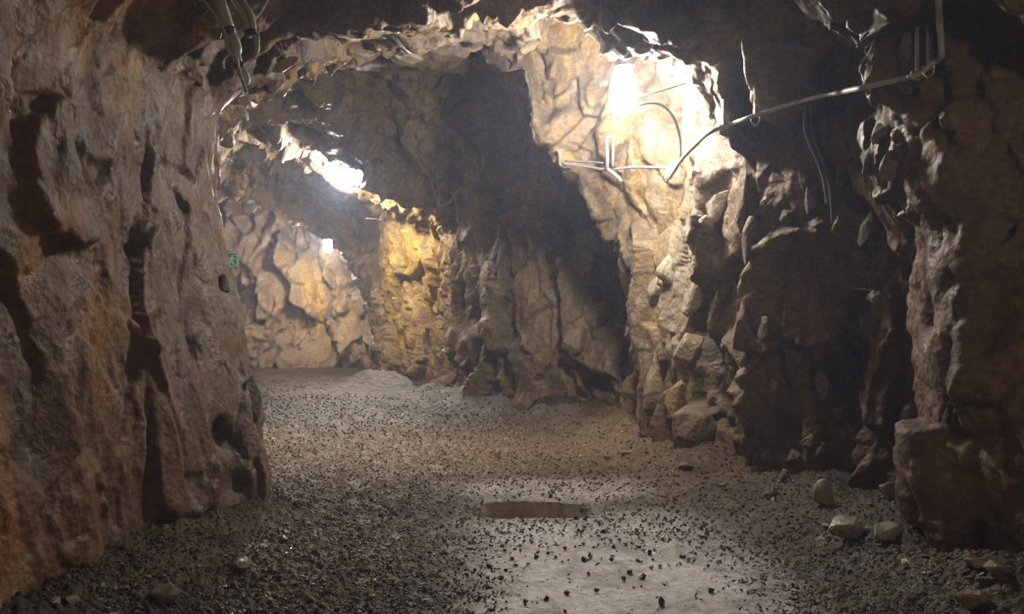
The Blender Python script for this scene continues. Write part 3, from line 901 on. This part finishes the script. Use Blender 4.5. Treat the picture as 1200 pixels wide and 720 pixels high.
# ------------------------------------------------------------------ PUDDLE
pm, nt, b = mat('muddy_water')
b.inputs['Base Color'].default_value = (0.09, 0.062, 0.035, 1)
b.inputs['Roughness'].default_value = 0.06
b.inputs['IOR'].default_value = 1.33
b.inputs['Transmission Weight'].default_value = 0.25
bm = bmesh.new()
rng = random.Random(5)
cx, cy = 0.15, 6.42
pz = ground(cx, cy) + 0.038
ringv = []
for k in range(48):
    a = 2 * math.pi * k / 48
    rr = 1 + .10 * math.sin(3 * a + 1) + .07 * math.sin(5 * a) + .04 * math.sin(11 * a + 2)
    ringv.append(bm.verts.new((0.56 * rr * math.cos(a), 0.37 * rr * math.sin(a), 0)))
f = bm.faces.new(ringv)
r = bmesh.ops.extrude_face_region(bm, geom=[f])
bmesh.ops.translate(bm, vec=(0, 0, -.05), verts=[g for g in r['geom'] if isinstance(g, bmesh.types.BMVert)])
bmesh.ops.recalc_face_normals(bm, faces=bm.faces)
me = bpy.data.meshes.new('puddle'); bm.to_mesh(me); bm.free()
pud = link('puddle', me, pm)
pud.location = (cx, cy, pz)
tag(pud, 'shallow brown puddle in the middle of the gravel floor', 'puddle')

# ------------------------------------------------------------------ STONES
GREY = (.27, .24, .20); PALE = (.36, .32, .26); DIRT = (.2, .15, .1); BLACK = (.03, .027, .028)
for k, (u, v, w, h, tint, lab) in enumerate([
        (966, 594, 30, 36, GREY, 'upright grey stone leaning on the foot of the right wall'),
        (993, 633, 52, 34, PALE, 'broad flat pale stone on the gravel by the right wall'),
        (1038, 635, 44, 27, PALE, 'pale wedge shaped stone right of the broad flat one'),
        (1172, 676, 46, 22, DIRT, 'brown slab at the bottom right corner by the wall'),
        (1145, 668, 34, 14, DIRT, 'thin flat stone left of the brown corner slab'),
        (1140, 718, 50, 30, DIRT, 'dull stone cut by the bottom edge at the right'),
        (283, 670, 40, 20, DIRT, 'flat brown stone in the scree at the foot of the left wall'),
        (190, 706, 44, 28, GREY, 'grey stone heaped at the bottom left by the wall'),
        (902, 586, 24, 16, DIRT, 'small brown stone left of the upright grey stone'),
        (803, 552, 22, 11, DIRT, 'small flat stone at the foot of the lit buttress'),
        (684, 602, 11, 9, PALE, 'tiny pale pebble at the right end of the puddle'),
        (712, 540, 17, 8, PALE, 'light stone on the dry band before the lit buttress'),
        (733, 534, 14, 7, PALE, 'lighter small stone nearest the lit buttress on the dry band'),
        (775, 712, 9, 13, BLACK, 'black pebble at the bottom edge below the bright wet patch'),
        (1040, 588, 26, 26, GREY, 'knobby grey stone half buried above the pale wedge stone'),
        (920, 566, 22, 18, DIRT, 'brown lump in the scree up the right slope')]):
    x, y = floor_px(u, v)
    w_, h_ = w * y / F, h * y / F
    me = stone_mesh('stone', 40 + k, (w_ * 1.1, max(w_, h_) * .8, h_ * 1.15), tint, n=15)
    st = link('stone', me, M_GRAVEL)
    st.location = (x, y, ground(x, y) + h_ * .40)
    st.rotation_euler = (0, 0, k * 1.3)
    if k in (0, 1, 2, 13): st.rotation_euler = (0, 0, .2 * k)
    tag(st, lab, 'stone')

# dark pebbles sitting on the bright wet patch
protos = [stone_mesh('pebble', 300 + k, (.042, .038, .034), BLACK, False, 12) for k in range(6)]
DARKS = [(748, 640), (719, 639), (662, 642), (642, 648), (691, 650), (690, 672), (738, 670), (753, 675), (764, 665), (761, 648), (798, 660), (801, 651),
         (699, 691), (664, 694), (731, 678), (833, 693), (830, 663), (748, 656), (707, 622), (678, 620), (675, 607), (787, 590), (623, 633), (603, 643),
         (628, 652), (573, 663), (593, 668), (562, 701), (617, 707), (560, 605), (645, 580), (640, 701), (600, 655), (588, 640), (575, 640), (716, 655), (685, 655)]
rng = random.Random(11)
base = link('pebble', protos[0], M_GRAVEL)
for k, (u, v) in enumerate(DARKS):
    p = base if k == 0 else base.copy()
    if k: COL.objects.link(p)
    p.data = protos[k % 6]
    if k and k < 6: p.data.materials.append(M_GRAVEL)
    x, y = floor_px(u, v + 4)
    p.location = (x, y, ground(x, y) + .014)
    p.rotation_euler = (rng.uniform(-.4, .4), rng.uniform(-.4, .4), rng.uniform(0, 6))
    sc = rng.uniform(.75, 1.35); p.scale = (sc, sc, sc)
    zone = ('beside the brown puddle' if v < 612 else 'on the dark gravel left of the bright wet patch' if u < 640 else
            'on the far edge of the bright wet patch' if v < 650 else 'near the middle of the bright wet patch' if u < 745 else 'on the right half of the bright wet patch')
    tag(p, ('chunky' if sc > 1.05 else 'small') + ' black pebble ' + zone, 'pebble', ('chunky' if sc > 1.05 else 'small') + ' black pebbles ' + zone)

# individual scree stones along both walls
def scree(n, seed, region, zones, tnames, smin, smax, tints):
    rng = random.Random(seed)
    ms = [stone_mesh('scree_stone', seed * 10 + k, (1, .8, .6), tints[k % len(tints)], False, 13) for k in range(6)]
    for m in ms: m.materials.append(M_GRAVEL)
    o0 = bpy.data.objects.new('scree_stone', ms[0])
    got = 0
    for _ in range(n * 20):
        if got >= n: break
        u, v = region(rng)
        x, y = floor_px(u, v)
        hit = ray(u, v)[0]
        if hit is not None and hit.y < y - .02:
            continue
        o = o0 if got == 0 else o0.copy()
        COL.objects.link(o)
        o.data = ms[got % 6]
        s = rng.uniform(smin, smax) * (0.7 + 0.6 * rng.random() ** 3)
        o.scale = (s, s, s)
        o.location = (x, y, ground(x, y) + s * .16)
        o.rotation_euler = (rng.uniform(-.3, .3), rng.uniform(-.3, .3), rng.uniform(0, 6.3))
        dark = tnames[(got % 6) % len(tnames)]
        where = next(t for lim, t in zones if u < lim)
        big = 'larger' if s > (smin + smax) * .42 else 'small'
        tag(o, '%s %s stone %s' % (big, dark, where), 'stone', '%s %s stones %s' % (big, dark, where))
        got += 1

scree(110, 3, lambda r: (r.uniform(790, 1190), 0) if False else (lambda u: (u, np.interp(u, [760, 900, 1080, 1200], [535, 585, 650, 690]) + abs(r.gauss(0, 22)) - 4))(r.uniform(770, 1195)),
      [(860, 'in the scree just right of the lit buttress foot'), (960, 'in the scree left of the upright grey stone'), (1030, 'around the broad flat pale stone by the right wall'),
       (1100, 'near the pale wedge stone by the right wall'), (9e9, 'by the wall in the bottom right corner')], ('brown', 'grey', 'dark brown'), .045, .09, [DIRT, GREY, (.14, .11, .08)])
scree(90, 4, lambda r: (lambda u: (u, np.interp(u, [60, 200, 320, 420], [712, 670, 625, 600]) + abs(r.gauss(0, 24)) - 4))(r.uniform(60, 400)),
      [(170, 'in the bottom left corner below the left wall'), (260, 'left of the flat brown stone at the left wall'),
       (330, 'near the flat brown stone at the left wall'), (9e9, 'on the gravel right of the left wall end')], ('brown', 'dark brown', 'grey'), .04, .085, [DIRT, (.16, .12, .085), GREY])
scree(60, 6, lambda r: (r.uniform(480, 760), r.uniform(495, 545)),
      [(570, 'on the left part of the dry gravel band'), (660, 'on the middle of the dry gravel band'), (9e9, 'on the dry gravel band by the lit buttress')], ('tan', 'brown', 'pale'), .04, .09, [(.3, .22, .14), DIRT, PALE])

# gravel: countless chips, one object
rg = np.random.default_rng(9)
hulls = []
for k in range(8):
    m = stone_mesh('chip', 900 + k, (1, .8, .55), DIRT, False, 9)
    m.calc_loop_triangles()
    v = np.array([x.co[:] for x in m.vertices], np.float32)
    t = np.array([x.vertices[:] for x in m.loop_triangles], np.int32)
    hulls.append((v, t)); bpy.data.meshes.remove(m)
NG = 42000
gd = 1 / rg.uniform(1 / 14.5, 1 / 3.9, NG)                  # as dense in the picture near and far
gx = rg.uniform(-.62, .55, NG) * gd
wl_ = np.interp(gd, [4.4, 6.2, 7, 14.5], [-2.2, -1.8, -3.2, -6]); wr_ = np.interp(gd, [4, 5, 6.5, 8, 9.5, 11.2, 12, 13.2, 14.5], [2.5, 2.6, 2.35, 1.75, 1.45, 1.1, 0.1, -.7, -1.1])
keep = (gx > wl_) & (gx < wr_)
wet_g = np.exp(-((gx - 0.6) / 0.75) ** 4 - ((gd - 4.5) / 1.1) ** 4) + np.exp(-((gx - 0.15) / 0.5) ** 4 - ((gd - 6.45) / .33) ** 4)
keep &= rg.random(NG) > np.clip(wet_g * 1.15, 0, .96)
gx, gd = gx[keep], gd[keep]
gz = floor_z(gx, gd)
gs = (0.010 + 0.022 * rg.random(len(gx)) ** 2.2) * (0.6 + gd / 9.0)
vs, fs, cs, off = [], [], [], 0
pal = np.array([(.078, .056, .038), (.12, .084, .053), (.175, .122, .074), (.036, .029, .024), (.27, .225, .17)])
pick = rg.choice(5, len(gx), p=[.28, .27, .17, .2, .08])
which = rg.integers(0, 8, len(gx))
ang = rg.uniform(0, 6.28, len(gx)); til = rg.normal(0, .35, (len(gx), 2))
for k, (hv, ht) in enumerate(hulls):
    I = np.where(which == k)[0]
    c_, s_ = np.cos(ang[I])[:, None], np.sin(ang[I])[:, None]
    x0 = hv[None, :, 0] * c_ - hv[None, :, 1] * s_
    y0 = hv[None, :, 0] * s_ + hv[None, :, 1] * c_
    z0 = hv[None, :, 2] + x0 * til[I, :1] + y0 * til[I, 1:]
    v = np.stack([x0, y0, z0], 2) * gs[I][:, None, None] + np.stack([gx[I], gd[I], gz[I] + gs[I] * .22 + .006], 1)[:, None, :]
    f = ht[None] + (np.arange(len(I)) * len(hv))[:, None, None] + off
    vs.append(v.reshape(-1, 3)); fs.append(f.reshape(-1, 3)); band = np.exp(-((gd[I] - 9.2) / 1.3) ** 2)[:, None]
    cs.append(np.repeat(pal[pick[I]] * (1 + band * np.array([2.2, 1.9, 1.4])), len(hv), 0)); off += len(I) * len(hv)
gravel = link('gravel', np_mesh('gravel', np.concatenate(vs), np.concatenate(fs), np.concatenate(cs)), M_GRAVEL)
tag(gravel, 'loose wet gravel chips strewn over the tunnel floor', 'gravel', kind='stuff')

# ------------------------------------------------------------------ haze of dust and damp in the tunnel air
hm = bpy.data.materials.new('haze'); hm.use_nodes = True
nt = hm.node_tree
for n in list(nt.nodes):
    if n.type == 'BSDF_PRINCIPLED': nt.nodes.remove(n)
vs = node(nt, 'ShaderNodeVolumeScatter')
vs.inputs['Color'].default_value = (0.6, 0.72, 1.0, 1)
vs.inputs['Density'].default_value = 0.0105
vs.inputs['Anisotropy'].default_value = 0.5
nt.links.new(vs.outputs[0], nt.nodes['Material Output'].inputs['Volume'])
haze = link('haze', box_mesh('haze', (13.5, 27.5, 6.5), center=(-3, 8.5, 2.5)), hm)
haze['kind'] = 'stuff'
haze['label'] = 'thin bluish haze hanging in the tunnel air around the lamps'
haze['category'] = 'haze'
